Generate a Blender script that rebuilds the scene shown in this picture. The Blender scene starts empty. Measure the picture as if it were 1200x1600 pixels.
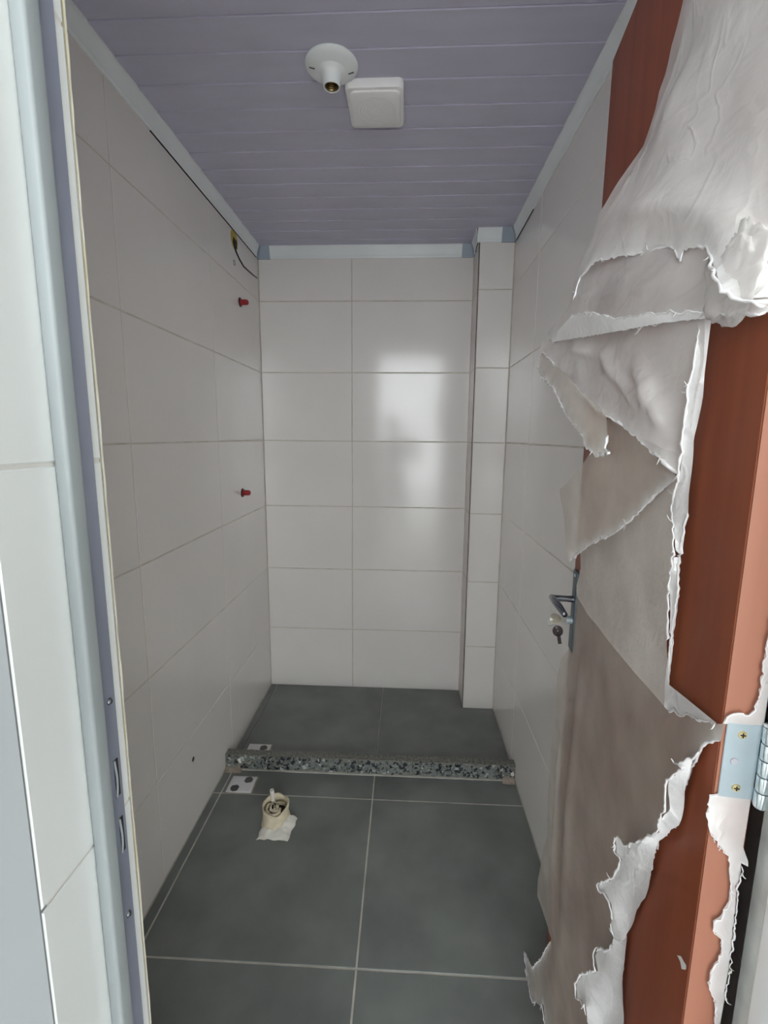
import bpy, bmesh, math, random
from mathutils import Vector, Matrix, noise, geometry
random.seed(7)

# ------------------------------------------------------------------ camera, sky, exposure
scene = bpy.context.scene
COL = scene.collection
CAM_Z = 1.383
PITCH, YAW, ROLL = -0.1584, 0.0466, 0.0083
fwd = Vector((-math.sin(YAW) * math.cos(PITCH), math.cos(YAW) * math.cos(PITCH), math.sin(PITCH)))
rgt = Vector((math.cos(YAW), math.sin(YAW), 0))
upv = rgt.cross(fwd)
r2 = rgt * math.cos(ROLL) + upv * math.sin(ROLL)
u2 = -rgt * math.sin(ROLL) + upv * math.cos(ROLL)
cam_data = bpy.data.cameras.new('camera')
cam_data.sensor_fit = 'VERTICAL'
cam_data.sensor_height = 24.0
cam_data.lens = 24.0 * 734.07 / 1600.0
cam_data.clip_start = 0.02
cam = bpy.data.objects.new('camera', cam_data)
COL.objects.link(cam)
cam.matrix_world = Matrix(((r2.x, u2.x, -fwd.x, 0), (r2.y, u2.y, -fwd.y, 0), (r2.z, u2.z, -fwd.z, CAM_Z), (0, 0, 0, 1)))
scene.camera = cam

world = bpy.data.worlds.new('overcast_sky')
scene.world = world
world.use_nodes = True
bg = world.node_tree.nodes['Background']
bg.inputs['Color'].default_value = (0.93, 0.985, 1.0, 1)
bg.inputs['Strength'].default_value = 3.6

vs = scene.view_settings
vs.view_transform = 'Standard'
vs.look = 'None'
vs.gamma = 1.0
vs.use_curve_mapping = False
vs.exposure = 1.12

# ------------------------------------------------------------------ materials
def srgb(r, g, b):
    def c(v):
        v /= 255.0
        return v / 12.92 if v <= 0.04045 else ((v + 0.055) / 1.055) ** 2.4
    return (c(r), c(g), c(b), 1)

def mat(name, col, rough=0.5, metal=0.0, spec=0.5, var=0.0, var_scale=6.0, bump=0.0, bump_scale=40.0, col2=None, stretch=None, coat=0.0):
    m = bpy.data.materials.new(name)
    m.use_nodes = True
    nt = m.node_tree
    b = nt.nodes['Principled BSDF']
    b.inputs['Base Color'].default_value = col
    b.inputs['Roughness'].default_value = rough
    b.inputs['Metallic'].default_value = metal
    b.inputs['Specular IOR Level'].default_value = spec
    b.inputs['Coat Weight'].default_value = coat
    tc = nt.nodes.new('ShaderNodeNewGeometry')
    mp = nt.nodes.new('ShaderNodeMapping')
    nt.links.new(tc.outputs['Position'], mp.inputs['Vector'])
    if stretch:
        mp.inputs['Scale'].default_value = stretch
    if var > 0 or col2:
        n = nt.nodes.new('ShaderNodeTexNoise')
        n.inputs['Scale'].default_value = var_scale
        n.inputs['Detail'].default_value = 6
        nt.links.new(mp.outputs['Vector'], n.inputs['Vector'])
        r = nt.nodes.new('ShaderNodeValToRGB')
        r.color_ramp.elements[0].position = 0.3
        r.color_ramp.elements[1].position = 0.7
        c1 = tuple(max(0, v * (1 - var)) for v in col[:3]) + (1,)
        c2 = col2 or tuple(min(1, v * (1 + var)) for v in col[:3]) + (1,)
        r.color_ramp.elements[0].color = c1
        r.color_ramp.elements[1].color = c2
        nt.links.new(n.outputs['Fac'], r.inputs['Fac'])
        nt.links.new(r.outputs['Color'], b.inputs['Base Color'])
    if bump > 0:
        n2 = nt.nodes.new('ShaderNodeTexNoise')
        n2.inputs['Scale'].default_value = bump_scale
        n2.inputs['Detail'].default_value = 4
        nt.links.new(mp.outputs['Vector'], n2.inputs['Vector'])
        bp = nt.nodes.new('ShaderNodeBump')
        bp.inputs['Strength'].default_value = bump
        bp.inputs['Distance'].default_value = 0.002
        nt.links.new(n2.outputs['Fac'], bp.inputs['Height'])
        nt.links.new(bp.outputs['Normal'], b.inputs['Normal'])
    return m

def film_mat(name, col, clear, rough=0.3, trans=0.5, gloss=0.12, bump=0.35, bscale=60):
    m = bpy.data.materials.new(name)
    m.use_nodes = True
    nt = m.node_tree
    nt.nodes.remove(nt.nodes['Principled BSDF'])
    out = nt.nodes['Material Output']
    N = nt.nodes.new
    L = nt.links.new
    df, tl, tp, gl = N('ShaderNodeBsdfDiffuse'), N('ShaderNodeBsdfTranslucent'), N('ShaderNodeBsdfTransparent'), N('ShaderNodeBsdfGlossy')
    for s in (df, tl):
        s.inputs['Color'].default_value = col
    gl.inputs['Roughness'].default_value = rough
    gl.inputs['Color'].default_value = (1, 1, 1, 1)
    m1, m2, m3 = N('ShaderNodeMixShader'), N('ShaderNodeMixShader'), N('ShaderNodeMixShader')
    m1.inputs[0].default_value = trans
    L(df.outputs[0], m1.inputs[1]); L(tl.outputs[0], m1.inputs[2])
    m3.inputs[0].default_value = gloss
    L(m1.outputs[0], m3.inputs[1]); L(gl.outputs[0], m3.inputs[2])
    geo = N('ShaderNodeNewGeometry')
    n = N('ShaderNodeTexNoise')
    n.inputs['Scale'].default_value = 9
    n.inputs['Detail'].default_value = 5
    n.inputs['Roughness'].default_value = 0.5
    L(geo.outputs['Position'], n.inputs['Vector'])
    mr = N('ShaderNodeMapRange')
    at = N('ShaderNodeAttribute')
    at.attribute_name = 'stress'
    mr.inputs['From Min'].default_value = 0.3
    mr.inputs['From Max'].default_value = 0.7
    mr.inputs['To Min'].default_value = max(0, clear - 0.12)
    mr.inputs['To Max'].default_value = min(1, clear + 0.12)
    L(n.outputs['Fac'], mr.inputs['Value'])
    # film whitens where it was stretched and torn
    iv = N('ShaderNodeMath'); iv.operation = 'SUBTRACT'; iv.inputs[0].default_value = 1.0
    L(at.outputs['Fac'], iv.inputs[1])
    mu = N('ShaderNodeMath'); mu.operation = 'MULTIPLY'
    L(mr.outputs['Result'], mu.inputs[0]); L(iv.outputs[0], mu.inputs[1])
    L(mu.outputs[0], m2.inputs[0])
    mx = N('ShaderNodeMix'); mx.data_type = 'RGBA'
    mx.inputs[6].default_value = col
    mx.inputs[7].default_value = (0.96, 0.955, 0.955, 1)
    L(at.outputs['Fac'], mx.inputs[0])
    L(mx.outputs[2], df.inputs['Color']); L(mx.outputs[2], tl.inputs['Color'])
    L(m3.outputs[0], m2.inputs[1]); L(tp.outputs[0], m2.inputs[2])
    n2 = N('ShaderNodeTexNoise')
    n2.inputs['Scale'].default_value = bscale
    n2.inputs['Detail'].default_value = 5
    n2.inputs['Distortion'].default_value = 1.2
    L(geo.outputs['Position'], n2.inputs['Vector'])
    bp = N('ShaderNodeBump')
    bp.inputs['Strength'].default_value = bump
    bp.inputs['Distance'].default_value = 0.004
    # crisp crease lines on top of the soft undulation
    n3 = N('ShaderNodeTexNoise')
    n3.inputs['Scale'].default_value = 10
    n3.inputs['Detail'].default_value = 2
    n3.inputs['Distortion'].default_value = 0.8
    L(geo.outputs['Position'], n3.inputs['Vector'])
    sb_ = N('ShaderNodeMath'); sb_.operation = 'SUBTRACT'; sb_.inputs[1].default_value = 0.5
    ab = N('ShaderNodeMath'); ab.operation = 'ABSOLUTE'
    L(n3.outputs['Fac'], sb_.inputs[0]); L(sb_.outputs[0], ab.inputs[0])
    cr = N('ShaderNodeMapRange')
    cr.inputs['From Min'].default_value = 0.0
    cr.inputs['From Max'].default_value = 0.05
    cr.inputs['To Min'].default_value = 0.32
    cr.inputs['To Max'].default_value = 0.0
    L(ab.outputs[0], cr.inputs['Value'])
    ad = N('ShaderNodeMath'); ad.operation = 'ADD'
    L(n2.outputs['Fac'], ad.inputs[0]); L(cr.outputs['Result'], ad.inputs[1])
    L(ad.outputs[0], bp.inputs['Height'])
    for s in (df, tl, gl):
        L(bp.outputs['Normal'], s.inputs['Normal'])
    L(m2.outputs[0], out.inputs['Surface'])
    return m

M = {}
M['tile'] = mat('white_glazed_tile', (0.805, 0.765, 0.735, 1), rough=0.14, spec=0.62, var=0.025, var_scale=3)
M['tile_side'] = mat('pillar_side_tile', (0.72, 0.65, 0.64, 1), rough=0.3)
M['grout'] = mat('beige_grout', (0.60, 0.545, 0.475, 1), rough=0.9, var=0.15, var_scale=14)
M['tile_out'] = mat('outside_white_tile', (0.80, 0.82, 0.81, 1), rough=0.18, spec=0.6, var=0.02, var_scale=3)
M['paint_out'] = mat('grey_painted_plaster', (0.225, 0.235, 0.245, 1), rough=0.7, var=0.04, var_scale=4)
M['grout_out'] = mat('pale_grout', (0.72, 0.70, 0.66, 1), rough=0.9)
M['raw_edge'] = mat('raw_tile_edge', (0.74, 0.66, 0.46, 1), rough=0.8, col2=(0.80,0.77,0.68,1), var=0.1, var_scale=12, bump=0.4)
M['floor_tile'] = mat('dark_floor_tile', (0.185, 0.198, 0.190, 1), rough=0.42, spec=0.45, var=0.2, var_scale=5, bump=0.05, bump_scale=180)
M['floor_grout'] = mat('floor_grout', (0.55, 0.53, 0.48, 1), rough=0.9, var=0.12, var_scale=20)
M['blocker'] = mat('blocker_render', (0.62, 0.62, 0.60, 1), rough=0.85)  # for the unseen roof and side walls added to cut sky light
M['concrete'] = mat('outside_floor', (0.55, 0.54, 0.52, 1), rough=0.8, var=0.1)
M['pvc_ceiling'] = mat('lilac_pvc_panel', (0.56, 0.538, 0.665, 1), rough=0.38, spec=0.4, var=0.03, bump=0.12, bump_scale=120, stretch=(1, 4, 1))
M['pvc_trim'] = mat('white_pvc_trim', (0.84, 0.87, 0.87, 1), rough=0.35, var=0.03)
M['pvc_corner'] = mat('blue_grey_corner', (0.36, 0.41, 0.48, 1), rough=0.4)
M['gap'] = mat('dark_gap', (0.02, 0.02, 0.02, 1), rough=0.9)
M['aluminium'] = mat('frame_aluminium', (0.34, 0.37, 0.38, 1), rough=0.5, metal=0.0, var=0.06, var_scale=9, stretch=(1, 1, 0.25))
M['steel_blue'] = mat('rebate_metal', (0.30, 0.325, 0.41, 1), rough=0.45, metal=0.3, var=0.15, var_scale=12, stretch=(1, 1, 0.3))
M['rubber'] = mat('black_rubber', (0.02, 0.024, 0.026, 1), rough=0.6)
M['wood'] = mat('mahogany_laminate', (0.25, 0.057, 0.023, 1), rough=0.42, spec=0.25, col2=(0.31, 0.078, 0.031, 1), var=0.12, var_scale=9, stretch=(3, 3, 0.12))
M['wood_edge'] = mat('door_edge_band', (0.31, 0.122, 0.074, 1), rough=0.5, var=0.06, var_scale=14, stretch=(3, 3, 0.15))
M['zinc'] = mat('zinc_plated_steel', (0.40, 0.47, 0.51, 1), rough=0.3, metal=0.4, var=0.06, var_scale=30)
M['zinc_round'] = mat('polished_knuckle', (0.72, 0.80, 0.84, 1), rough=0.2, metal=0.8)
M['rivet_grey'] = mat('grey_rivet', (0.36, 0.36, 0.40, 1), rough=0.5)
M['brass'] = mat('brass', (0.75, 0.62, 0.33, 1), rough=0.3, metal=0.9)
M['old_brass'] = mat('socket_brass', (0.30, 0.21, 0.10, 1), rough=0.35, metal=0.9)
M['plate'] = mat('dark_plate_steel', (0.085, 0.105, 0.125, 1), rough=0.4, metal=0.6)
M['white_frame'] = mat('white_lacquered_frame', (0.86, 0.89, 0.90, 1), rough=0.3)
M['bright_frame'] = mat('bare_aluminium', (0.60, 0.63, 0.62, 1), rough=0.3, metal=0.2, var=0.18, var_scale=22)
M['chrome'] = mat('grey_chrome', (0.22, 0.24, 0.27, 1), rough=0.25, metal=0.9)
M['black_metal'] = mat('dark_key_metal', (0.06, 0.05, 0.05, 1), rough=0.35, metal=0.7)
M['pale_metal'] = mat('nickel_key', (0.62, 0.58, 0.48, 1), rough=0.35, metal=0.8)
M['white_plastic'] = mat('white_plastic', (0.90, 0.93, 0.93, 1), rough=0.3)
M['cover_plastic'] = mat('cover_plastic', (0.92, 0.90, 0.90, 1), rough=0.45)
M['red_plastic'] = mat('red_plastic', (0.34, 0.018, 0.022, 1), rough=0.35)
M['dark_red'] = mat('dark_red_plastic', (0.06, 0.01, 0.01, 1), rough=0.5)
M['yellow'] = mat('yellow_conduit', (0.42, 0.33, 0.04, 1), rough=0.5)
M['black'] = mat('black_cable', (0.012, 0.012, 0.012, 1), rough=0.45)
M['granite'] = mat('broken_granite', (0.16, 0.17, 0.165, 1), rough=0.7, var=0.5, var_scale=60, bump=0.6, bump_scale=150)
M['granite_top'] = mat('granite_top', (0.17, 0.17, 0.15, 1), rough=0.55, var=0.55, var_scale=110)
M['chip_dark'] = mat('granite_chip_dark', (0.022, 0.026, 0.034, 1), rough=0.35)
M['chip_mid'] = mat('granite_chip_grey', (0.19, 0.21, 0.195, 1), rough=0.6, var=0.3, var_scale=80)
M['chip_pale'] = mat('granite_chip_pale', (0.40, 0.42, 0.39, 1), rough=0.6)
M['mortar'] = mat('brown_mortar', (0.36, 0.30, 0.25, 1), rough=0.95, var=0.25, var_scale=40, bump=0.5)
M['plaster'] = mat('plaster', (0.78, 0.75, 0.68, 1), rough=0.9, var=0.1, var_scale=40, bump=0.5, bump_scale=80)
M['cream_pipe'] = mat('cream_paper', (0.66, 0.58, 0.42, 1), rough=0.75, var=0.15, var_scale=45, bump=0.3, bump_scale=90)
M['dark_hole'] = mat('dark_brown', (0.03, 0.022, 0.018, 1), rough=0.9)  # one dark brown for openings, pipe inside and the low dowel
M['drain_white'] = mat('drain_white', (0.72, 0.72, 0.73, 1), rough=0.35)
M['drain_slot'] = mat('drain_slot', (0.10, 0.10, 0.10, 1), rough=0.7)
M['skin'] = mat('skin', (0.45, 0.27, 0.19, 1), rough=0.5)
M['shirt'] = mat('dark_shirt', (0.05, 0.055, 0.07, 1), rough=0.9)
M['trousers'] = mat('dark_trousers', (0.035, 0.04, 0.06, 1), rough=0.9)
M['shoe'] = mat('shoe_leather', (0.03, 0.03, 0.03, 1), rough=0.5)
M['hair'] = mat('dark_hair', (0.02, 0.015, 0.012, 1), rough=0.6)
M['eye'] = mat('eye', (0.3, 0.28, 0.26, 1), rough=0.2)
M['lips'] = mat('lips', (0.35, 0.15, 0.12, 1), rough=0.5)
M['film'] = film_mat('cloudy_film', (0.90, 0.865, 0.85, 1), 0.25, trans=0.35, gloss=0.16, rough=0.25, bump=0.42, bscale=22)
M['film_thin'] = film_mat('thin_film', (0.72, 0.65, 0.575, 1), 0.36, trans=0.25, gloss=0.10, bump=0.14, bscale=24)
M['film_mottled'] = film_mat('mottled_film', (0.90, 0.83, 0.77, 1), 0.14, trans=0.2, gloss=0.10, bump=0.3, bscale=70)
M['film_white'] = film_mat('stretched_white_film', (0.92, 0.90, 0.905, 1), 0.06, trans=0.25, gloss=0.14, bump=0.5, bscale=45)

# ------------------------------------------------------------------ helpers
def link(name, me, material=None, parent=None, loc=None):
    o = bpy.data.objects.new(name, me)
    COL.objects.link(o)
    if material is not None and me is not None and not me.materials:
        me.materials.append(M[material] if isinstance(material, str) else material)
    if parent is not None:
        o.parent = parent
    if loc is not None:
        o.location = loc
    return o

def bm_obj(name, bm, material, parent=None, smooth=False, loc=None):
    bmesh.ops.recalc_face_normals(bm, faces=bm.faces)
    me = bpy.data.meshes.new(name)
    bm.to_mesh(me)
    bm.free()
    if smooth:
        for p in me.polygons:
            p.use_smooth = True
        if smooth != 'all':
            try:
                me.set_sharp_from_angle(angle=math.radians(38))
            except Exception:
                pass
    return link(name, me, material, parent, loc)

def thing(name, label, cat, loc=(0, 0, 0), group=None, rotz=0.0):
    o = bpy.data.objects.new(name, None)
    o.empty_display_size = 0.05
    COL.objects.link(o)
    o.location = loc
    o.rotation_euler = (0, 0, rotz)
    tag(o, label, cat, group)
    return o

def tag(o, label, cat=None, group=None, kind=None):
    o['label'] = label
    if cat:
        o['category'] = cat
    if group:
        o['group'] = group
    if kind:
        o['kind'] = kind
    return o

def structure(o, label, cat):
    return tag(o, label, cat, None, 'structure')

def add_box(bm, x0, x1, y0, y1, z0, z1, bevel=0.0, segs=1):
    r = bmesh.ops.create_cube(bm, size=1.0)
    vs_ = r['verts']
    for v in vs_:
        v.co = Vector((x0 + (v.co.x + .5) * (x1 - x0), y0 + (v.co.y + .5) * (y1 - y0), z0 + (v.co.z + .5) * (z1 - z0)))
    if bevel > 0:
        es = list({e for v in vs_ for e in v.link_edges})
        bmesh.ops.bevel(bm, geom=es, offset=bevel, segments=segs, profile=0.5, affect='EDGES')

def box(name, x0, x1, y0, y1, z0, z1, material, parent=None, bevel=0.0, segs=1, smooth=False):
    bm = bmesh.new()
    add_box(bm, x0, x1, y0, y1, z0, z1, bevel, segs)
    return bm_obj(name, bm, material, parent, smooth)

def add_lathe(bm, prof, segs=32, mtx=None, close=False):
    rings = []
    for r, z in prof:
        ring = []
        for i in range(segs):
            a = 2 * math.pi * i / segs
            co = Vector((r * math.cos(a), r * math.sin(a), z))
            ring.append(bm.verts.new(mtx @ co if mtx else co))
        rings.append(ring)
    for a, b in zip(rings[:-1], rings[1:]):
        for i in range(segs):
            j = (i + 1) % segs
            bm.faces.new((a[i], a[j], b[j], b[i]))
    if close:
        bm.faces.new(rings[0])
        bm.faces.new(rings[-1])
    return rings

def add_tube(bm, pts, rad, segs=10, caps=True):
    pts = [Vector(p) for p in pts]
    rads = rad if isinstance(rad, (list, tuple)) else [rad] * len(pts)
    rings = []
    prev = None
    for i, p in enumerate(pts):
        t = (pts[min(i + 1, len(pts) - 1)] - pts[max(i - 1, 0)]).normalized()
        if prev is None:
            a = Vector((0, 0, 1)) if abs(t.z) < 0.9 else Vector((1, 0, 0))
        else:
            a = prev
        s = (a - t * a.dot(t)).normalized()
        prev = s
        q = t.cross(s)
        rings.append([bm.verts.new(p + (s * math.cos(2 * math.pi * k / segs) + q * math.sin(2 * math.pi * k / segs)) * rads[i]) for k in range(segs)])
    for a, b in zip(rings[:-1], rings[1:]):
        for k in range(segs):
            j = (k + 1) % segs
            bm.faces.new((a[k], a[j], b[j], b[k]))
    if caps:
        bm.faces.new(rings[0])
        bm.faces.new(rings[-1])

_tiles = {}
def tile_mesh(w, h, t, bev, material):
    key = (round(w, 4), round(h, 4), t, material)
    if key in _tiles:
        return _tiles[key]
    bm = bmesh.new()
    b = bev
    lo = [bm.verts.new((x, y, -t)) for x, y in ((0, 0), (w, 0), (w, h), (0, h))]
    mi = [bm.verts.new((x, y, -b)) for x, y in ((0, 0), (w, 0), (w, h), (0, h))]
    hi = [bm.verts.new((x, y, 0)) for x, y in ((b, b), (w - b, b), (w - b, h - b), (b, h - b))]
    for i in range(4):
        j = (i + 1) % 4
        bm.faces.new((lo[i], lo[j], mi[j], mi[i]))
        bm.faces.new((mi[i], mi[j], hi[j], hi[i]))
    bm.faces.new(hi)
    bm.faces.new(lo[::-1])
    me = bpy.data.meshes.new('tile')
    bm.to_mesh(me)
    bm.free()
    me.materials.append(M[material])
    _tiles[key] = me
    return me

def lay_tiles(parent, origin, ux, uy, us, vs_, gap, material='tile', t=0.006, bev=0.0012, name='tile', wob=0.0004):
    """tiles between the joint lines us (along ux) and vs_ (along uy); outward normal = ux x uy"""
    ux, uy = Vector(ux), Vector(uy)
    n = ux.cross(uy)
    for a, b in zip(us[:-1], us[1:]):
        for c, e in zip(vs_[:-1], vs_[1:]):
            w, h = b - a - gap, e - c - gap
            if w <= 0.004 or h <= 0.004:
                continue
            o = link(name, tile_mesh(w, h, t, bev, material), None, parent)
            pos = Vector(origin) + ux * (a + gap / 2) + uy * (c + gap / 2) + n * random.uniform(-wob, wob)
            o.matrix_world = Matrix(((ux.x, uy.x, n.x, pos.x), (ux.y, uy.y, n.y, pos.y), (ux.z, uy.z, n.z, pos.z), (0, 0, 0, 1)))

# ------------------------------------------------------------------ room dimensions (metres)
XL, XR, D = -0.741, 0.465, 2.430
XC, YC = 0.309, 2.257                 # boxed pillar in the far right corner
ROW, TW = 0.340, 0.593
ZC, ZT = 2.291, 2.235
Y_OUT, Y_IN = 0.295, 0.413            # wall that holds the doorway
XO_L, XO_R = -0.274, 0.360            # doorway reveals
ROWS = [0, ROW, 2 * ROW, 3 * ROW, 4 * ROW, 5 * ROW, 6 * ROW, ZC - 0.002]
PR = 0.0012                           # tiles stand proud of the joints

# floor
floor = structure(box('floor', XL - 0.1, XR + 0.1, Y_OUT, D + 0.1, -0.1, -0.0015, 'floor_grout'), 'dark grey square floor tiles with pale joints', 'floor')
lay_tiles(floor, (0, 0, 0), (1, 0, 0), (0, 1, 0), [XL + 0.001, -0.7065, -0.1109, XR], [0.44, 1.0271, 1.6141, 1.752], 0.0055, 'floor_tile', bev=0.0008)
lay_tiles(floor, (0, 0, 0), (1, 0, 0), (0, 1, 0), [XL + 0.001, -0.7065, -0.1109, XR], [Y_OUT, 0.44], 0.0055, 'floor_tile', bev=0.0008)
lay_tiles(floor, (0, 0, 0.004), (1, 0, 0), (0, 1, 0), [XL + 0.001, -0.7065, -0.1109, XR], [1.786, D - 0.001], 0.005, 'floor_tile', bev=0.0008)
fo = structure(box('floor_outside', -6, 6, -8, Y_OUT, -0.1, -0.004, 'concrete'), 'plain grey floor outside the doorway', 'floor')

# added, unseen porch outside the doorway (behind the camera, cuts sky light on the reveals, open towards the sky at its far end)
structure(box('blocker_roof', -1.9, 1.9, -2.4, Y_OUT + 0.006, 2.80, 2.92, 'blocker'), 'pale roof slab of the unseen, added porch outside the doorway', 'ceiling')
structure(box('blocker_side_left', -1.9, -1.75, -2.4, Y_OUT + 0.006, -0.1, 2.80, 'blocker'), 'pale side wall of the unseen, added porch on the left', 'wall')
structure(box('blocker_side_right', 1.75, 1.9, -2.4, Y_OUT + 0.006, -0.1, 2.80, 'blocker'), 'pale side wall of the unseen, added porch on the right', 'wall')

# walls
wl = structure(box('wall_left', XL - 0.12, XL - PR, Y_IN, D + 0.12, -0.1, ZC + 0.05, 'grout'), 'white tiled wall on the left with pipe plugs', 'wall')
lay_tiles(wl, (XL, 0, 0), (0, 1, 0), (0, 0, 1), [Y_IN, 0.651, 1.244, 1.837, D], ROWS, 0.0036)
wb = structure(box('wall_back', XL, XR + 0.12, D + PR, D + 0.12, -0.1, ZC + 0.05, 'grout'), 'white tiled far wall with a blurred doorway reflection', 'wall')
lay_tiles(wb, (XL, D, 0), (1, 0, 0), (0, 0, 1), [0, -0.2803 - XL, XC - XL], ROWS, 0.0046)
wr = structure(box('wall_right', XR + PR, XR + 0.12, Y_IN, D, -0.1, ZC + 0.05, 'grout'), 'white tiled wall on the right behind the door', 'wall')
lay_tiles(wr, (XR, 0, 0), (0, -1, 0), (0, 0, 1), [-YC, -1.837, -1.244, -0.651, -Y_IN], ROWS, 0.0036)
wp = structure(box('wall_pillar', XC + PR, XR + 0.001, YC + PR, D + 0.001, -0.05, ZC + 0.01, 'grout'), 'narrow tiled pillar boxed into the far right corner', 'pillar')
lay_tiles(wp, (XC, YC, 0), (1, 0, 0), (0, 0, 1), [0.001, XR - XC - 0.001], ROWS, 0.0042)
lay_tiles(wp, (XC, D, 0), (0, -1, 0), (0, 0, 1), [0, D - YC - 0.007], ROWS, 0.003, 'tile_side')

# wall with the doorway (the camera looks in through it)
DOOR_TOP = 2.125
bm = bmesh.new()
add_box(bm, -3.0, XO_L - 0.0015, Y_OUT + 0.006, Y_IN - 0.002, -0.1, 3.2)
add_box(bm, XO_R + 0.0015, 3.0, Y_OUT + 0.006, Y_IN - 0.002, -0.1, 3.2)
add_box(bm, XO_L - 0.0015, XO_R + 0.0015, Y_OUT + 0.006, Y_IN - 0.002, DOOR_TOP + 0.006, 3.2)
wf = structure(bm_obj('wall_front', bm, 'grout_out'), 'white tiled wall around the doorway nearest the camera', 'wall')
OROWS = [ROW * k for k in range(0, 7)] + [DOOR_TOP]
lay_tiles(wf, (XO_L, 0, 0), (0, 1, 0), (0, 0, 1), [Y_OUT - 0.001, Y_IN], OROWS, 0.003, 'tile_out', t=0.001, wob=0.0)
lay_tiles(wf, (XO_R, 0, 0), (0, -1, 0), (0, 0, 1), [-Y_IN, -Y_OUT + 0.001], OROWS, 0.003, 'tile_out', t=0.001, wob=0.0)
bm = bmesh.new()
add_box(bm, -1.75, XO_L - 0.0012, Y_OUT - 0.001, Y_OUT + 0.006, -0.004, 2.80)
add_box(bm, XO_R + 0.0012, 1.75, Y_OUT - 0.001, Y_OUT + 0.006, -0.004, 2.80)
add_box(bm, XO_L - 0.0012, XO_R + 0.0012, Y_OUT - 0.001, Y_OUT + 0.006, DOOR_TOP + 0.003, 2.80)
tag(bm_obj('painted_plaster', bm, 'paint_out', wf), 'smooth grey painted plaster outside the doorway')
# broken ochre edge of the reveal tiles, towards the room
for side, x in ((1, XO_L),):
    bm = bmesh.new()
    nseg = 110
    rows = []
    for i in range(nseg + 1):
        z = DOOR_TOP * i / nseg
        w = 0.0010 + 0.0014 * noise.noise(Vector((x * 9, 0, z * 16))) + 0.0008 * noise.noise(Vector((x * 9, 4, z * 60)))
        q = 0.0006 + 0.0008 * noise.noise(Vector((x, 9, z * 40)))
        rows.append([bm.verts.new((x + side * (0.0004), Y_IN - 0.0004 - max(0, w * .3), z)), bm.verts.new((x + side * q, Y_IN + max(w, 0.0008), z)), bm.verts.new((x - side * 0.008, Y_IN + max(w, 0.0008), z))])
    for a, b in zip(rows[:-1], rows[1:]):
        for k in range(2):
            bm.faces.new((a[k], a[k + 1], b[k + 1], b[k]))
    bm_obj('tile_edge', bm, 'raw_edge', wf)

# aluminium door frame
frame = structure(thing('door_frame', 'grey aluminium door frame with dark rebate lining the doorway', 'door frame'), 'grey aluminium door frame with dark rebate lining the doorway', 'door frame')
FY0, FY1, FY2, FT = 0.3535, 0.3706, 0.3985, 0.012
for s, x in ((1, XO_L),):
    xa, xb = sorted((x, x + s * FT))
    j = box('jamb', xa, xb, FY0, FY1, 0, DOOR_TOP - FT, 'aluminium', frame, 0.003, 3, True)
    xa, xb = sorted((x, x + s * 0.0025))
    rb = box('rebate', xa, xb, FY1, FY2, 0, DOOR_TOP - FT, 'steel_blue', frame, 0.0006)
    xa, xb = sorted((x + s * 0.0012, x + s * 0.006))
    box('gasket', xa, xb, FY1 - 0.0002, FY1 + 0.0035, 0, DOOR_TOP - FT, 'rubber', frame, 0.001)
box('head', XO_L, XO_R, FY0, FY1, DOOR_TOP - FT, DOOR_TOP, 'aluminium', frame, 0.003, 3, True)
box('head_rebate', XO_L, XO_R, FY1, FY2, DOOR_TOP - 0.0025, DOOR_TOP, 'steel_blue', frame)
box('jamb', XO_R - 0.012, XO_R, 0.362, 0.401, 0, DOOR_TOP - FT, 'white_frame', frame, 0.003, 3, True)
box('rebate', XO_R - 0.0025, XO_R + 0.010, 0.401, 0.429, 0, DOOR_TOP - FT, 'bright_frame', frame, 0.0015, 2, True)
# strike openings on the left jamb
for z0, z1 in ((1.0405, 1.0788), (0.980, 1.017)):
    bm = bmesh.new()
    add_box(bm, XO_L + 0.0005, XO_L + 0.0034, 0.3880, 0.3935, z0, z1, 0.0005)
    bm_obj('strike_opening', bm, 'gap', frame)
    bm = bmesh.new()
    pts = [(XO_L + 0.003 + 0.0015 * math.sin(math.pi * t / 8) , 0.3880, z0 + (z1 - z0) * t / 8) for t in range(9)]
    add_tube(bm, pts, 0.0011, 6)
    bm_obj('strike_lip', bm, 'aluminium', frame, 'all')
for z in (1.139, 0.9085):
    bm = bmesh.new()
    add_lathe(bm, [(0.0001, 0.004), (0.002, 0.0036), (0.0034, 0.0022), (0.0036, 0)], 12, Matrix.Translation((XO_L + 0.001, 0.3895, z)) @ Matrix.Rotation(math.radians(90), 4, 'Y'))
    bm_obj('frame_screw', bm, 'chrome', frame, 'all')

# ceiling of lilac PVC panels
ceil = structure(box('ceiling', XL - 0.1, XR + 0.1, Y_IN, D + 0.1, ZC + 0.0025, ZC + 0.1, 'pvc_ceiling'), 'lilac grey ceiling of narrow plastic panels', 'ceiling')
ys = [1.3659 + 0.0985 * k for k in range(-9, 11)]
ys = [Y_IN + 0.001] + [y for y in ys if Y_IN + 0.02 < y < D - 0.02] + [D - 0.001]
lay_tiles(ceil, (0, 0, ZC), (1, 0, 0), (0, -1, 0), [XL + 0.002, XR - 0.002], [-y for y in reversed(ys)], 0.0012, 'pvc_ceiling', t=0.004, bev=0.0008, name='panel', wob=0.0002)
for o in ceil.children:
    o.matrix_world = o.matrix_world @ Matrix.Rotation(0.026, 4, 'X')

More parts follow.
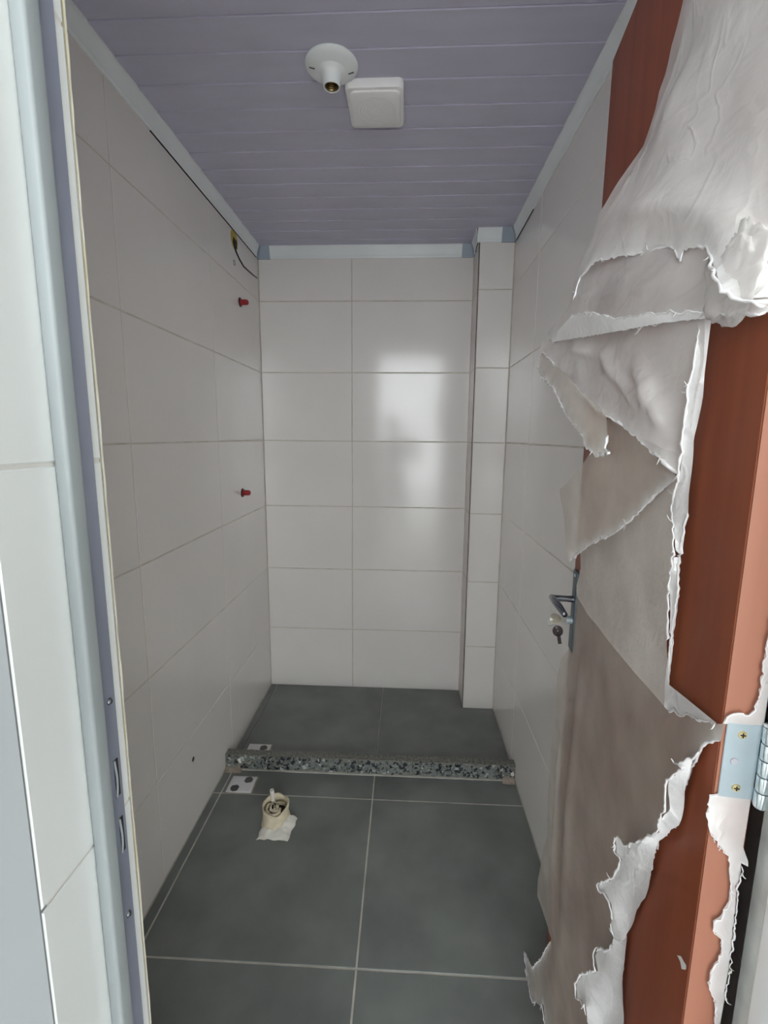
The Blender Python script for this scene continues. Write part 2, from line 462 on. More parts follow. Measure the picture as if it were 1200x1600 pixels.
# ceiling trims (cove mouldings) with corner connectors
PROF = [(0.0, ZT), (0.0045, ZT), (0.0065, ZT + 0.007), (0.0065, ZT + 0.013), (0.0085, ZT + 0.022), (0.0125, ZT + 0.034), (0.0165, ZT + 0.043), (0.0185, ZT + 0.050), (0.0185, ZC), (0.0, ZC)]
def cove(name, a, b, inward, material, parent=None, grow=0.0):
    a, b, inward = Vector(a), Vector(b), Vector(inward)
    bm = bmesh.new()
    ends = []
    for p in (a, b):
        ends.append([bm.verts.new(Vector((p.x, p.y, 0)) + inward * (o + (grow if o > 0 else 0)) + Vector((0, 0, z - (grow if z < ZC - .01 else 0)))) for o, z in PROF])
    k = len(PROF)
    for i in range(k):
        j = (i + 1) % k
        bm.faces.new((ends[0][i], ends[0][j], ends[1][j], ends[1][i]))
    bm.faces.new(ends[0]); bm.faces.new(ends[1])
    return bm_obj(name, bm, material, parent)
t1 = structure(cove('trim_1', (XL, Y_IN, 0), (XL, D, 0), (1, 0, 0), 'pvc_trim'), 'white cove moulding along the top of the left wall', 'trim')
t2 = structure(cove('trim_2', (XL + 0.0185, D, 0), (XC, D, 0), (0, -1, 0), 'pvc_trim'), 'white cove moulding along the top of the far wall', 'trim')
t3 = structure(cove('trim_3', (XC, D - 0.0185, 0), (XC, YC - 0.0115, 0), (-1, 0, 0), 'pvc_trim'), 'short white cove moulding on the side of the corner pillar', 'trim')
t4 = structure(cove('trim_4', (XC - 0.0115, YC, 0), (XR - 0.0185, YC, 0), (0, -1, 0), 'pvc_trim'), 'short white cove moulding across the front of the corner pillar', 'trim')
t5 = structure(cove('trim_5', (XR, Y_IN, 0), (XR, YC, 0), (-1, 0, 0), 'pvc_trim'), 'white cove moulding along the top of the right wall', 'trim')
cove('corner_piece', (XL, D - 0.034, 0), (XL, D, 0), (1, 0, 0), 'pvc_corner', t1, 0.0012)
cove('corner_piece', (XL, D, 0), (XL + 0.062, D, 0), (0, -1, 0), 'pvc_corner', t2, 0.0012)
cove('corner_piece', (XC - 0.060, D, 0), (XC, D, 0), (0, -1, 0), 'pvc_corner', t2, 0.0012)
cove('corner_piece', (XC, D, 0), (XC, D - 0.04, 0), (-1, 0, 0), 'pvc_corner', t3, 0.0012)
cove('corner_piece', (XR - 0.062, YC, 0), (XR, YC, 0), (0, -1, 0), 'pvc_corner', t4, 0.0012)
cove('corner_piece', (XR, YC - 0.034, 0), (XR, YC, 0), (-1, 0, 0), 'pvc_corner', t5, 0.0012)
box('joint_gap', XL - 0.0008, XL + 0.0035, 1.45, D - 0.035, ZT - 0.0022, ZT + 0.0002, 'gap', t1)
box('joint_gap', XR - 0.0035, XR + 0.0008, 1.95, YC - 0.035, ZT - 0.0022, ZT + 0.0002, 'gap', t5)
bm = bmesh.new()
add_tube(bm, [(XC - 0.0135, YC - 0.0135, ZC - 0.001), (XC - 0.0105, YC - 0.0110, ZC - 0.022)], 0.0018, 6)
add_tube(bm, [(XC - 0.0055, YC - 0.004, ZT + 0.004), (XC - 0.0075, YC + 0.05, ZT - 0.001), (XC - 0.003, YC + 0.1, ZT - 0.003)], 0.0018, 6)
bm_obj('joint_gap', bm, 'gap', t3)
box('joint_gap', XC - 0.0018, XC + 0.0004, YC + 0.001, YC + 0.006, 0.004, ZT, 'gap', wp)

# ------------------------------------------------------------------ door, opened into the room
P1 = Vector((0.3146, 0.44, 0))
DD = Vector((0.109995, 0.993932, 0))
DOOR_ROT = math.atan2(DD.y, DD.x)
DL, DTH, DZ0, DZ1 = 0.6037, 0.035, 0.010, 2.095
door = thing('door_1', 'reddish brown wooden door standing open against the right wall', 'door', P1, None, DOOR_ROT)
door['kind'] = 'structure'
# local axes of the door: x along the leaf from the hinges, y out of the visible face, z up
box('door_leaf', 0.0, DL, -DTH, 0.0, DZ0, DZ1, 'wood', door, 0.0012)
box('edge_band', -0.0012, 0.0004, -DTH + 0.0006, -0.0006, DZ0, DZ1, 'wood_edge', door)
box('edge_band', DL - 0.0004, DL + 0.0012, -DTH + 0.0006, -0.0006, DZ0, DZ1, 'wood_edge', door)
# hinge on the near edge
hinge = link('hinge', None, None, door)
HZ0, HZ1 = 1.0295, 1.1105
box('hinge_leaf', -0.0034, -0.0012, -0.0345, -0.0032, HZ0, HZ1, 'zinc', hinge, 0.0006)
KX, KY, KR = -0.0085, -0.0385, 0.0060
nk = 5
for k in range(nk):
    a = HZ0 - 0.002 + (HZ1 - HZ0 + 0.004) * k / nk
    b = HZ0 - 0.002 + (HZ1 - HZ0 + 0.004) * (k + 1) / nk - 0.0013
    bm = bmesh.new()
    add_lathe(bm, [(0.0001, a), (KR * .93, a), (KR, a + 0.0008), (KR, b - 0.0008), (KR * .93, b), (0.0001, b)], 20, Matrix.Translation((KX, KY, 0)))
    bm_obj('knuckle', bm, 'zinc_round', hinge, True)
    if k % 2 == 0:
        box('knuckle_tab', -0.0034, -0.0012, KY, -0.034, a, b, 'zinc', hinge)
bm = bmesh.new()
add_lathe(bm, [(0.0001, HZ1 + 0.0052), (0.004, HZ1 + 0.0046), (0.0062, HZ1 + 0.003), (0.0062, HZ1 + 0.002), (0.0001, HZ1 + 0.002)], 20, Matrix.Translation((KX, KY, 0)))
bm_obj('pin_cap', bm, 'zinc_round', hinge, True)
RX = Matrix.Rotation(math.radians(-90), 4, 'Y')
for (v, z) in ((0.0176, 1.0988), (0.0184, 1.0413)):
    bm = bmesh.new()
    add_lathe(bm, [(0.0001, 0.0012), (0.0034, 0.0011), (0.0039, 0.0006), (0.0041, 0.0)], 18, Matrix.Translation((-0.0034, -v, z)) @ RX)
    sc = bm_obj('screw', bm, 'brass', hinge, True)
    bm = bmesh.new()
    add_box(bm, -0.0051, -0.0040, -v - 0.0024, -v + 0.0024, z - 0.0005, z + 0.0005)
    add_box(bm, -0.0051, -0.0040, -v - 0.0005, -v + 0.0005, z - 0.0024, z + 0.0024)
    bm_obj('screw_slot', bm, 'gap', hinge)
bm = bmesh.new()
add_lathe(bm, [(0.0001, 0.0011), (0.0034, 0.001), (0.0040, 0.0)], 18, Matrix.Translation((-0.0034, -0.0134, 1.0698)) @ RX)
bm_obj('rivet', bm, 'rivet_grey', hinge, True)

# lever handle with long plate near the free edge
bm = bmesh.new()
add_box(bm, 0.556, 0.592, 0.0, 0.0055, 0.915, 1.098, 0.0022, 2)
bm_obj('handle_plate', bm, 'plate', door, True)
handle = link('handle', None, None, door)
bm = bmesh.new()
add_tube(bm, [(0.574, 0.004, 1.0335), (0.574, 0.022, 1.0335), (0.574, 0.047, 1.0335)], [0.0078, 0.0068, 0.0072], 14)
bm_obj('stem', bm, 'chrome', handle, True)
bm = bmesh.new()
lv = []
for t in range(13):
    s = t / 12
    lv.append((0.580 - 0.082 * s, 0.0500 - 0.012 * s * s, 1.0335 + 0.002 * math.sin(math.pi * s) - 0.010 * s * s))
add_tube(bm, lv, [0.0066 * (0.8 + 0.35 * math.sin(math.pi * (0.15 + 0.8 * i / 12))) for i in range(13)], 14)
bm_obj('lever', bm, 'chrome', handle, 'all')
bm = bmesh.new()
add_tube(bm, [(0.574, 0.003, 0.985), (0.574, 0.0185, 0.985)], [0.0088, 0.0085], 18)
bm_obj('lock_cylinder', bm, 'zinc', door, True)
bm = bmesh.new()
add_lathe(bm, [(0.0001, 0.002), (0.003, 0.0018), (0.0042, 0.0)], 14, Matrix.Translation((0.574, 0.0055, 1.088)) @ Matrix.Rotation(math.radians(-90), 4, 'X'))
bm_obj('plate_screw', bm, 'zinc', door, 'all')

# keys hanging in the lock
keys = thing('door_keys', 'two keys on a small ring, one stuck in the door lock', 'keys', P1 + DD * 0.574 + Vector((-0.993932, 0.109995, 0)) * 0.0185 + Vector((0, 0, 0.985)), None, DOOR_ROT)
def key(nm, material, mtx, parent):
    bm = bmesh.new()
    add_lathe(bm, [(0.0016, -0.0011), (0.0105, -0.0011), (0.0113, -0.0004), (0.0113, 0.0004), (0.0105, 0.0011), (0.0016, 0.0011), (0.0016, -0.0011)], 22, Matrix.Diagonal((1.15, 1, 1, 1)))
    add_box(bm, 0.010, 0.030, -0.0034, 0.0034, -0.0009, 0.0009)
    for i in range(4):
        add_box(bm, 0.015 + 0.004 * i, 0.017 + 0.004 * i, -0.0046, -0.0030, -0.0009, 0.0009)
    bmesh.ops.transform(bm, matrix=mtx, verts=bm.verts)
    return bm_obj(nm, bm, material, parent, True)
# key in the lock: bow points out of the door (local +y), shaft into the cylinder
key('key', 'pale_metal', Matrix.Translation((0, 0.022, 0)) @ Matrix.Rotation(math.radians(-90), 4, 'Z') @ Matrix.Rotation(math.radians(55), 4, 'X'), keys)
bm = bmesh.new()
rg = [(0.002 * math.sin(a * 2), 0.0315 + 0.0085 * math.cos(a), -0.008 + 0.0085 * math.sin(a)) for a in [2 * math.pi * i / 20 for i in range(21)]]
add_tube(bm, rg, 0.0008, 6, False)
bm_obj('key_ring', bm, 'zinc', keys, 'all')
key('hanging_key', 'black_metal', Matrix(((0, 0, 1, -0.006), (-0.2, 0.98, 0, 0.0165), (-0.98, -0.2, 0, -0.0255), (0, 0, 0, 1))), keys)

# ------------------------------------------------------------------ torn protective film on the door
# outlines in door coordinates: (along the leaf or edge, height, distance off the surface, 1 = torn from here to the next point)
FILM = {
  'top_sheet': ('face',[(0.227,1.911,0.012,0),(0.2562,1.8685,0.015,0),(0.3034,1.787,0.025,0),(0.337,1.7622,0.04,0),(0.3862,1.738,0.055,0),(0.3984,1.6794,0.07,0),(0.4095,1.6436,0.08,0),(0.4069,1.6005,0.09,0),(0.521,1.5851,0.1,0),(0.4613,1.5582,0.1,1),(0.315,1.5363,0.085,1),(0.2089,1.5219,0.07,1),(0.1132,1.5105,0.045,1),(0.0737,1.5047,0.03,1),(0.035,1.4995,0.025,1),(0.013,1.4955,0.02,1),(-0.0165,1.4852,0.02,1),(-0.004,1.4919,0.004,0),(0.0015,1.5863,0.004,0),(0.0037,1.6583,0.004,0),(0.0075,1.7348,0.004,0),(0.003,2.09,0.004,0),(0.117,2.09,0.008,0)]),
  'over_sheet': ('face',[(0.181,1.8753,0.02,0),(0.2121,1.8383,0.023,0),(0.2556,1.7586,0.034,0),(0.2762,1.73,0.05,0),(0.3213,1.7047,0.065,0),(0.3249,1.654,0.08,0),(0.3277,1.5918,0.098,1),(0.3201,1.6241,0.09,1),(0.2852,1.6333,0.08,1),(0.2033,1.6119,0.06,1),(0.1776,1.6059,0.05,1),(0.1292,1.5933,0.04,1),(0.111,1.5821,0.04,1),(0.0971,1.5672,0.04,1),(0.0972,1.5783,0.038,1),(0.0834,1.5762,0.036,1),(0.0567,1.5668,0.034,1),(0.0448,1.5536,0.036,1),(0.0222,1.5297,0.04,1),(0.0055,1.5113,0.04,1),(-0.0048,1.5002,0.03,1),(-0.0183,1.4934,0.022,1),(-0.0033,1.4957,0.006,0),(0.0005,1.5859,0.006,0),(0.0026,1.6578,0.006,0),(0.0072,1.7348,0.006,0),(0.003,2.088,0.007,0),(0.09,2.088,0.014,0)]),
  'hanging_flap': ('face',[(0.484,1.5625,0.096,0),(0.2234,1.5265,0.066,0),(0.1242,1.5142,0.041,0),(0.0654,1.5033,0.026,0),(0.0671,1.4642,0.024,0),(0.0776,1.4272,0.022,0),(0.083,1.401,0.02,0),(0.0928,1.3738,0.018,0),(0.1056,1.3434,0.016,1),(0.1142,1.3571,0.03,1),(0.1482,1.3724,0.036,1),(0.1836,1.3943,0.048,1),(0.2265,1.4122,0.06,1),(0.2541,1.4241,0.07,1),(0.3342,1.4634,0.08,1),(0.4132,1.4932,0.09,1),(0.4751,1.5266,0.1,1),(0.5627,1.559,0.106,0),(0.5446,1.5755,0.105,0)]),
  'torn_tip': ('face',[(0.5758,1.5613,0.104,0),(0.4743,1.5242,0.1,0),(0.3612,1.4836,0.09,0),(0.3254,1.4626,0.082,0),(0.2486,1.4309,0.072,0),(0.2216,1.418,0.066,0),(0.2078,1.3878,0.066,1),(0.2068,1.3682,0.068,1),(0.1866,1.3645,0.068,1),(0.2288,1.3596,0.072,1),(0.2582,1.3695,0.078,1),(0.2763,1.388,0.082,1),(0.3406,1.4169,0.09,1),(0.3826,1.4421,0.095,1),(0.4176,1.4644,0.098,1),(0.5181,1.5006,0.105,1),(0.5628,1.5289,0.108,1)]),
  'grey_flap': ('face',[(0.2743,1.4142,0.046,0),(0.2072,1.3922,0.04,0),(0.1642,1.3705,0.03,0),(0.1082,1.341,0.016,1),(0.1369,1.3255,0.018,1),(0.1732,1.2984,0.024,1),(0.2063,1.2713,0.03,1),(0.2476,1.2447,0.036,1),(0.3101,1.218,0.044,1),(0.3701,1.1848,0.052,1),(0.3992,1.1667,0.056,1),(0.4074,1.1572,0.058,0),(0.4339,1.1871,0.06,0),(0.4605,1.2437,0.064,0),(0.4869,1.284,0.066,0),(0.3912,1.3225,0.062,0),(0.3422,1.3472,0.06,0),(0.3178,1.3685,0.058,0),(0.3233,1.4083,0.05,0)]),
  'edge_strip': ('face',[(0.0715,1.5081,0.016,0),(0.0716,1.4648,0.016,0),(0.0732,1.4268,0.016,0),(0.083,1.3808,0.016,0),(0.0813,1.3328,0.015,0),(0.08,1.3049,0.014,1),(0.0864,1.2678,0.014,1),(0.0909,1.2371,0.013,1),(0.0845,1.2165,0.013,1),(0.0903,1.1763,0.012,1),(0.0935,1.1196,0.01,1),(0.0936,1.0953,0.009,0),(0.0028,1.105,0.003,1),(0.0419,1.0864,0.004,1),(0.0964,1.0609,0.006,0),(0.098,1.0645,0.01,0),(0.0999,1.0982,0.011,0),(0.0938,1.151,0.015,1),(0.0977,1.2272,0.018,1),(0.089,1.2596,0.02,1),(0.107,1.308,0.02,1),(0.095,1.342,0.021,1),(0.0906,1.4012,0.023,1),(0.0874,1.4346,0.024,1),(0.078,1.4659,0.024,1),(0.0768,1.5065,0.024,0)]),
  'middle_sheet': ('face',[(0.1206,1.3401,0.01,0),(0.112,1.2545,0.01,0),(0.1146,1.2227,0.01,0),(0.1096,1.1445,0.008,0),(0.1013,1.062,0.007,0),(0.1828,1.0557,0.007,0),(0.2924,1.0523,0.007,0),(0.4224,1.0463,0.007,0),(0.5325,1.0523,0.007,0),(0.5445,1.0738,0.007,0),(0.521,1.1183,0.008,0),(0.5328,1.1506,0.01,0),(0.4256,1.2008,0.012,0),(0.3188,1.2384,0.014,0),(0.2013,1.2999,0.014,0),(0.1525,1.3272,0.012,0)]),
  'lower_sheet': ('face',[(0.5761,1.0493,0.002,0),(0.4394,1.0451,0.0025,0),(0.3056,1.0522,0.003,0),(0.1941,1.0549,0.003,0),(0.1115,1.0622,0.003,0),(0.051,1.0846,0.003,0),(0.0026,1.1044,0.003,0),(-0.0105,1.1129,0.003,0),(-0.0071,1.0923,0.003,1),(0.0001,1.088,0.003,1),(0.0125,1.0773,0.003,1),(0.0185,1.0679,0.004,1),(0.0213,1.057,0.004,1),(0.0324,1.033,0.004,1),(0.0407,1.0055,0.004,1),(0.0432,0.9771,0.004,1),(0.0475,0.9487,0.004,1),(0.06,0.9314,0.004,1),(0.0863,0.8908,0.004,1),(0.0932,0.8547,0.004,1),(0.1024,0.8167,0.004,1),(0.1111,0.7818,0.004,1),(0.1299,0.7362,0.004,1),(0.1469,0.6841,0.004,1),(0.1458,0.6385,0.004,1),(0.1468,0.6003,0.004,1),(0.1435,0.5664,0.004,1),(0.1371,0.5206,0.004,0),(0.2661,0.2589,0.006,0),(0.4564,0.012,0.02,0),(0.4661,0.0418,0.024,1),(0.4774,0.0783,0.03,1),(0.5311,0.012,0.042,1),(0.6014,0.012,0.048,1),(0.5823,0.012,0.044,1),(0.6195,0.012,0.046,1),(0.6441,0.012,0.045,1),(0.5736,0.0519,0.036,1),(0.5237,0.149,0.028,1),(0.4989,0.2258,0.018,1),(0.4983,0.2376,0.016,0),(0.5378,0.2368,0.022,0),(0.6029,0.2346,0.031,0),(0.6117,0.2758,0.032,0),(0.596,0.3503,0.028,0),(0.5868,0.4268,0.022,0),(0.6081,0.4966,0.021,0),(0.6275,0.5783,0.018,0),(0.6359,0.6768,0.015,0),(0.639,0.7263,0.013,0),(0.6452,0.8156,0.01,0),(0.6378,0.8609,0.007,0),(0.5895,0.913,0.002,0)]),
  'white_fold': ('face',[(0.015,1.0715,0.006,0),(0.0247,1.0383,0.008,0),(0.0269,1.0156,0.011,0),(0.0293,0.988,0.011,0),(0.0356,0.9587,0.01,0),(0.0477,0.9418,0.01,0),(0.0734,0.9022,0.01,0),(0.0716,0.893,0.012,0),(0.0714,0.875,0.014,0),(0.0759,0.8428,0.016,0),(0.076,0.8187,0.016,0),(0.0979,0.7713,0.014,0),(0.1268,0.7073,0.01,0),(0.1221,0.6952,0.0155,1),(0.1443,0.6735,0.0186,1),(0.1526,0.6781,0.0217,1),(0.1509,0.7016,0.0232,1),(0.1498,0.7236,0.0279,1),(0.1635,0.725,0.031,1),(0.1779,0.713,0.0341,1),(0.1834,0.718,0.0357,1),(0.161,0.7494,0.031,1),(0.1422,0.7803,0.0279,1),(0.1363,0.8115,0.0248,1),(0.1496,0.808,0.0279,1),(0.1479,0.8296,0.031,1),(0.1383,0.8447,0.031,1),(0.1262,0.8412,0.0264,1),(0.1117,0.8603,0.0248,1),(0.0801,0.8984,0.0217,1),(0.0575,0.9288,0.0186,1),(0.053,0.9495,0.0202,1),(0.0416,0.9736,0.0202,1),(0.0436,0.9903,0.0217,1),(0.0431,1.0091,0.0217,1),(0.0343,1.0211,0.0186,1),(0.0256,1.0359,0.0155,1),(0.0386,1.0326,0.0186,1),(0.0267,1.0436,0.0139,1),(0.0087,1.0675,0.0109,1)]),
  'bottom_fold': ('face',[(0.1352,0.68,0.01,0),(0.1258,0.7014,0.009,0),(0.1199,0.6707,0.01,0),(0.118,0.6376,0.012,0),(0.1102,0.6115,0.014,0),(0.1018,0.5716,0.015,0),(0.1938,0.433,0.024,0),(0.167,0.5001,0.0405,1),(0.1722,0.5127,0.042,1),(0.1982,0.487,0.0465,1),(0.2105,0.499,0.0465,1),(0.1981,0.5343,0.042,1),(0.1665,0.5856,0.033,1),(0.1825,0.5929,0.033,1),(0.183,0.6047,0.03,1),(0.1527,0.6445,0.0225,1),(0.1458,0.6718,0.018,1)]),
  'fold_band': ('face',[(0.4268,1.5506,0.106,0),(0.1877,1.5168,0.076,0),(0.097,1.5063,0.051,0),(0.0569,1.5003,0.036,0),(0.0434,1.5036,0.038,1),(0.0916,1.5154,0.054,1),(0.1781,1.5308,0.08,1),(0.2228,1.549,0.092,1),(0.3295,1.5718,0.1,0),(0.3973,1.5616,0.106,0)]),
  'fleck': ('face',[(0.0219,0.8064,0.002,1),(0.0111,0.8174,0.003,1),(0.0011,0.8196,0.003,1),(0.0041,0.8099,0.002,1),(0.0082,0.8051,0.003,1),(0.0141,0.8069,0.002,1)]),
  'hinge_film': ('edge',[(0.0266,1.2082,0.003,1),(0.0265,1.1961,0.003,1),(0.0252,1.1715,0.003,1),(0.0266,1.1507,0.003,1),(0.0239,1.1319,0.003,1),(0.0195,1.1214,0.003,1),(0.0093,1.1223,0.003,1),(0.0014,1.1174,0.003,1),(-0.0011,1.1083,0.002,0),(0.0347,1.1109,0.002,0),(0.0347,1.1654,0.002,0),(0.034,1.2476,0.002,0),(0.029,1.2537,0.003,1)]),
  'hinge_film_low': ('edge',[(0.0037,1.033,0.002,1),(-0.0048,1.0304,0.002,1),(-0.0051,1.0107,0.002,1),(-0.0004,0.9902,0.003,1),(0.0082,0.9767,0.003,1),(0.0195,0.9666,0.003,1),(0.0223,0.9468,0.003,1),(0.0257,0.9268,0.003,1),(0.0263,0.9115,0.003,1),(0.0214,0.895,0.003,1),(0.0133,0.8867,0.004,1),(0.0141,0.8742,0.004,1),(0.0233,0.8669,0.003,1),(0.0254,0.8481,0.003,1),(0.0171,0.8224,0.004,1),(0.0182,0.807,0.004,1),(0.0271,0.7869,0.003,1),(0.0296,0.7468,0.003,0),(0.0352,0.7466,0.002,0),(0.036,0.7909,0.002,1),(0.035,0.8384,0.002,1),(0.0339,0.9072,0.002,1),(0.0329,0.9574,0.002,0),(0.0385,0.9559,0.004,1),(0.0378,0.9617,0.004,0),(0.0325,0.976,0.002,0),(0.0331,1.03,0.002,0)]),
}
RIDGES = {
  'hanging_flap': [(0.1784,1.4706,0.14,1.4287,0.01,0.007),(0.14,1.4287,0.1223,1.3964,0.01,0.006),(0.1498,1.4555,0.1479,1.4105,0.008,0.005),(0.2535,1.5077,0.217,1.464,0.008,0.008),(0.217,1.464,0.1597,1.4187,0.008,0.006),(0.3757,1.5295,0.246,1.4978,0.01,0.008)],
  'top_sheet': [(0.3857,1.6364,0.1224,1.5646,0.006,0.006),(0.3728,1.6084,0.084,1.5398,0.007,0.006)],
  'over_sheet': [(0.2856,1.6853,0.1033,1.6421,0.007,0.012),(0.0847,1.6006,0.0019,1.5703,0.006,0.006),(0.1726,1.792,0.1979,1.7422,0.005,0.012),(0.2133,1.6659,0.0608,1.6048,0.006,0.008),(0.0676,1.7663,0.0216,1.5962,0.006,0.02)],
  'lower_sheet': [(0.4804,0.9244,0.4126,0.3245,0.007,0.012),(0.5812,0.842,0.4874,0.3328,0.006,0.01),(0.1781,0.9915,0.0472,1.0686,0.003,0.006)],
}

film = thing('plastic_film', 'torn cloudy plastic wrap peeling off the brown door', 'plastic film', P1, None, DOOR_ROT)

def inside(pt, poly):
    x, y = pt
    c = False
    j = len(poly) - 1
    for i in range(len(poly)):
        xi, yi = poly[i]
        xj, yj = poly[j]
        if (yi > y) != (yj > y) and x < (xj - xi) * (y - yi) / (yj - yi + 1e-12) + xi:
            c = not c
        j = i
    return c

def film_piece(name, key, material, spacing=0.011, amp=0.003, rag=0.0028, lip=True, label=None, lip_w=0.0016):
    plane, pts = FILM[key]
    rnd = random.Random(sum(ord(ch) for ch in key))
    seed = rnd.uniform(0, 50)
    B = []
    nP = len(pts)
    step = 0.0045 if plane == 'face' else 0.003
    for i in range(nP):
        a, b = pts[i], pts[(i + 1) % nP]
        ln = math.hypot(b[0] - a[0], b[1] - a[1])
        k = max(1, int(ln / step))
        nx, ny = -(b[1] - a[1]) / (ln + 1e-9), (b[0] - a[0]) / (ln + 1e-9)
        for t in range(k):
            s = t / k
            u = a[0] + (b[0] - a[0]) * s
            z = a[1] + (b[1] - a[1]) * s
            o = a[2] + (b[2] - a[2]) * s
            if a[3] and t:
                j = rag * (1 if plane == 'face' else 0.6) * (noise.noise(Vector((u * 130, z * 130, seed))) + (0.9 if rnd.random() < 0.12 else 0) * rnd.uniform(-1, 1.3))
                u += nx * j
                z += ny * j
            B.append((u, z, o, a[3]))
    poly = [(p[0], p[1]) for p in B]
    n = len(poly)
    x0, x1 = min(p[0] for p in poly), max(p[0] for p in poly)
    y0, y1 = min(p[1] for p in poly), max(p[1] for p in poly)
    pin = []
    gy = y0
    row = 0
    while gy < y1:
        gx = x0 + (spacing / 2 if row % 2 else 0)
        while gx < x1:
            q = (gx + rnd.uniform(-.2, .2) * spacing, gy + rnd.uniform(-.2, .2) * spacing)
            if inside(q, poly) and min((q[0] - p[0]) ** 2 + (q[1] - p[1]) ** 2 for p in poly[::2]) > (spacing * .45) ** 2:
                pin.append(q)
            gx += spacing
        gy += spacing * 0.9
        row += 1
    co = [Vector(p) for p in poly + pin]
    vo, eo, fo_, ov, oe, of = geometry.delaunay_2d_cdt(co, [], [list(range(n))], 1, 1e-7)
    ctrl = B[::3]
    def off_at(u, z):
        sw = so = 0
        for (bu, bz, bo, _) in ctrl:
            w = 1.0 / ((((u - bu) ** 2 + (z - bz) ** 2) + 1e-6) ** 1.5)
            sw += w
            so += w * bo
        return so / sw
    def to3(u, z, o):
        return Vector((u, o, z)) if plane == 'face' else Vector((-o - 0.0012, -u, z))
    bm = bmesh.new()
    vv = []
    stress = []
    tornp = [(p[0], p[1]) for p in B if p[3]]
    for i, c in enumerate(vo):
        src = ov[i][0] if ov[i] else -1
        o = B[src][2] if 0 <= src < n else off_at(c.x, c.y)
        w = noise.noise(Vector((c.x * 5, c.y * 9, seed))) * 1.3 + 0.9 * (1 - abs(noise.noise(Vector((c.x * 6 + c.y * 12, c.y * 9 - c.x * 5, seed + 3)))) * 2.2) + 0.18 * noise.noise(Vector((c.x * 30, c.y * 45, seed)))
        o2 = o + amp * w * min(1.0, o / 0.006)
        for (ru0, rz0, ru1, rz1, rh, rw) in RIDGES.get(key, ()):
            dx, dz = ru1 - ru0, rz1 - rz0
            tt = max(0.0, min(1.0, ((c.x - ru0) * dx + (c.y - rz0) * dz) / (dx * dx + dz * dz)))
            dq = math.hypot((c.x - ru0 - tt * dx) * 0.6, c.y - rz0 - tt * dz)
            o2 += rh * math.exp(-(dq / rw) ** 2) * math.sin(math.pi * (0.1 + 0.8 * tt))
        dist = min(((c.x - q[0]) * .7) ** 2 + (c.y - q[1]) ** 2 for q in tornp) ** 0.5 if tornp else 1.0
        stress.append(min(1.0, 1.1 * math.exp(-dist / 0.007) * (0.75 + 0.6 * noise.noise(Vector((c.x * 60, c.y * 60, seed + 11))))))
        lo = 0.0012 if plane == 'edge' or c.x < DL + 0.004 else -0.02
        vv.append(bm.verts.new(to3(c.x, c.y, max(lo, o2))))
    for f in fo_:
        try:
            bm.faces.new([vv[i] for i in f])
        except ValueError:
            pass
    ob = bm_obj(name, bm, material, film, 'all')
    if len(ob.data.vertices) == len(stress):
        at = ob.data.attributes.new('stress', 'FLOAT', 'POINT')
        at.data.foreach_set('value', stress)
    if label:
        ob['label'] = label
    if lip:
        # curled, stress-whitened rim along the torn runs
        bm = bmesh.new()
        run = []
        for i in range(n + 1):
            p = B[i % n]
            if p[3] and i < n:
                run.append(p)
            else:
                if len(run) > 3:
                    rad = [lip_w * (0.45 + 0.9 * abs(noise.noise(Vector((q[0] * 60, q[1] * 60, seed + 7)))) + 0.3 * rnd.random()) for q in run]
                    rad[0] = rad[-1] = 0.0004
                    add_tube(bm, [to3(q[0] + rnd.uniform(-.001, .001), q[1] + rnd.uniform(-.001, .001), max(q[2], 0.0015) + 0.0012 + rnd.uniform(0, 0.0018)) for q in run], rad, 5)
                run = []
        # loose threads
        torn = [p for p in B if p[3]]
        for _ in range(len(torn) // 14):
            q = rnd.choice(torn)
            a = rnd.uniform(0, 6.28)
            l = rnd.uniform(0.004, 0.011) * (1 if plane == 'face' else 0.5)
            th = []
            for t in range(5):
                s = t / 4
                th.append(to3(q[0] + math.cos(a + s) * l * s, q[1] + math.sin(a + s * 1.3) * l * s, max(q[2], .0015) + 0.002 + 0.004 * s))
            add_tube(bm, th, [0.0009, 0.0008, 0.0007, 0.0005, 0.0003], 4)
        if bm.verts:
            bm_obj('torn_rim', bm, 'film_white', ob, 'all')['kind'] = 'stuff'
        else:
            bm.free()
    return ob

film_piece('film_sheet', 'lower_sheet', 'film_thin', 0.013, 0.0016, label='thin brownish grey film still clinging to the lower door')
film_piece('film_sheet', 'middle_sheet', 'film_mottled', 0.012, 0.002, lip=False, label='cloudy crumpled film beside the door handle')
film_piece('film_strip', 'edge_strip', 'film_white', 0.006, 0.002, label='white torn strip of film running down the door')
film_piece('film_flap', 'grey_flap', 'film_thin', 0.010, 0.003, label='grey flap of film folded above the handle')
film_piece('film_flap', 'hanging_flap', 'film', 0.007, 0.0035, lip_w=0.0024, label='hanging triangular flap of cloudy film')
film_piece('film_flap', 'torn_tip', 'film_thin', 0.006, 0.003, lip_w=0.0024, label='ragged dangling tip of film')
film_piece('film_sheet', 'top_sheet', 'film', 0.011, 0.0035, label='large loose sheet of film over the upper door')
film_piece('film_sheet', 'over_sheet', 'film', 0.009, 0.003, lip_w=0.002, label='second layer of film with an arched torn edge')
film_piece('film_fold', 'white_fold', 'film_white', 0.007, 0.004, label='white crumpled fold along the torn film')
film_piece('film_fold', 'bottom_fold', 'film_white', 0.008, 0.004, label='white crumpled fold near the bottom of the door')
film_piece('film_scrap', 'fleck', 'film_white', 0.004, 0.0005, lip=False)
film_piece('film_strip', 'hinge_film', 'film', 0.005, 0.001, lip_w=0.0008)
film_piece('film_strip', 'hinge_film_low', 'film', 0.005, 0.001, lip_w=0.0008)

film_piece('film_fold', 'fold_band', 'film_white', 0.008, 0.002, lip_w=0.0012)
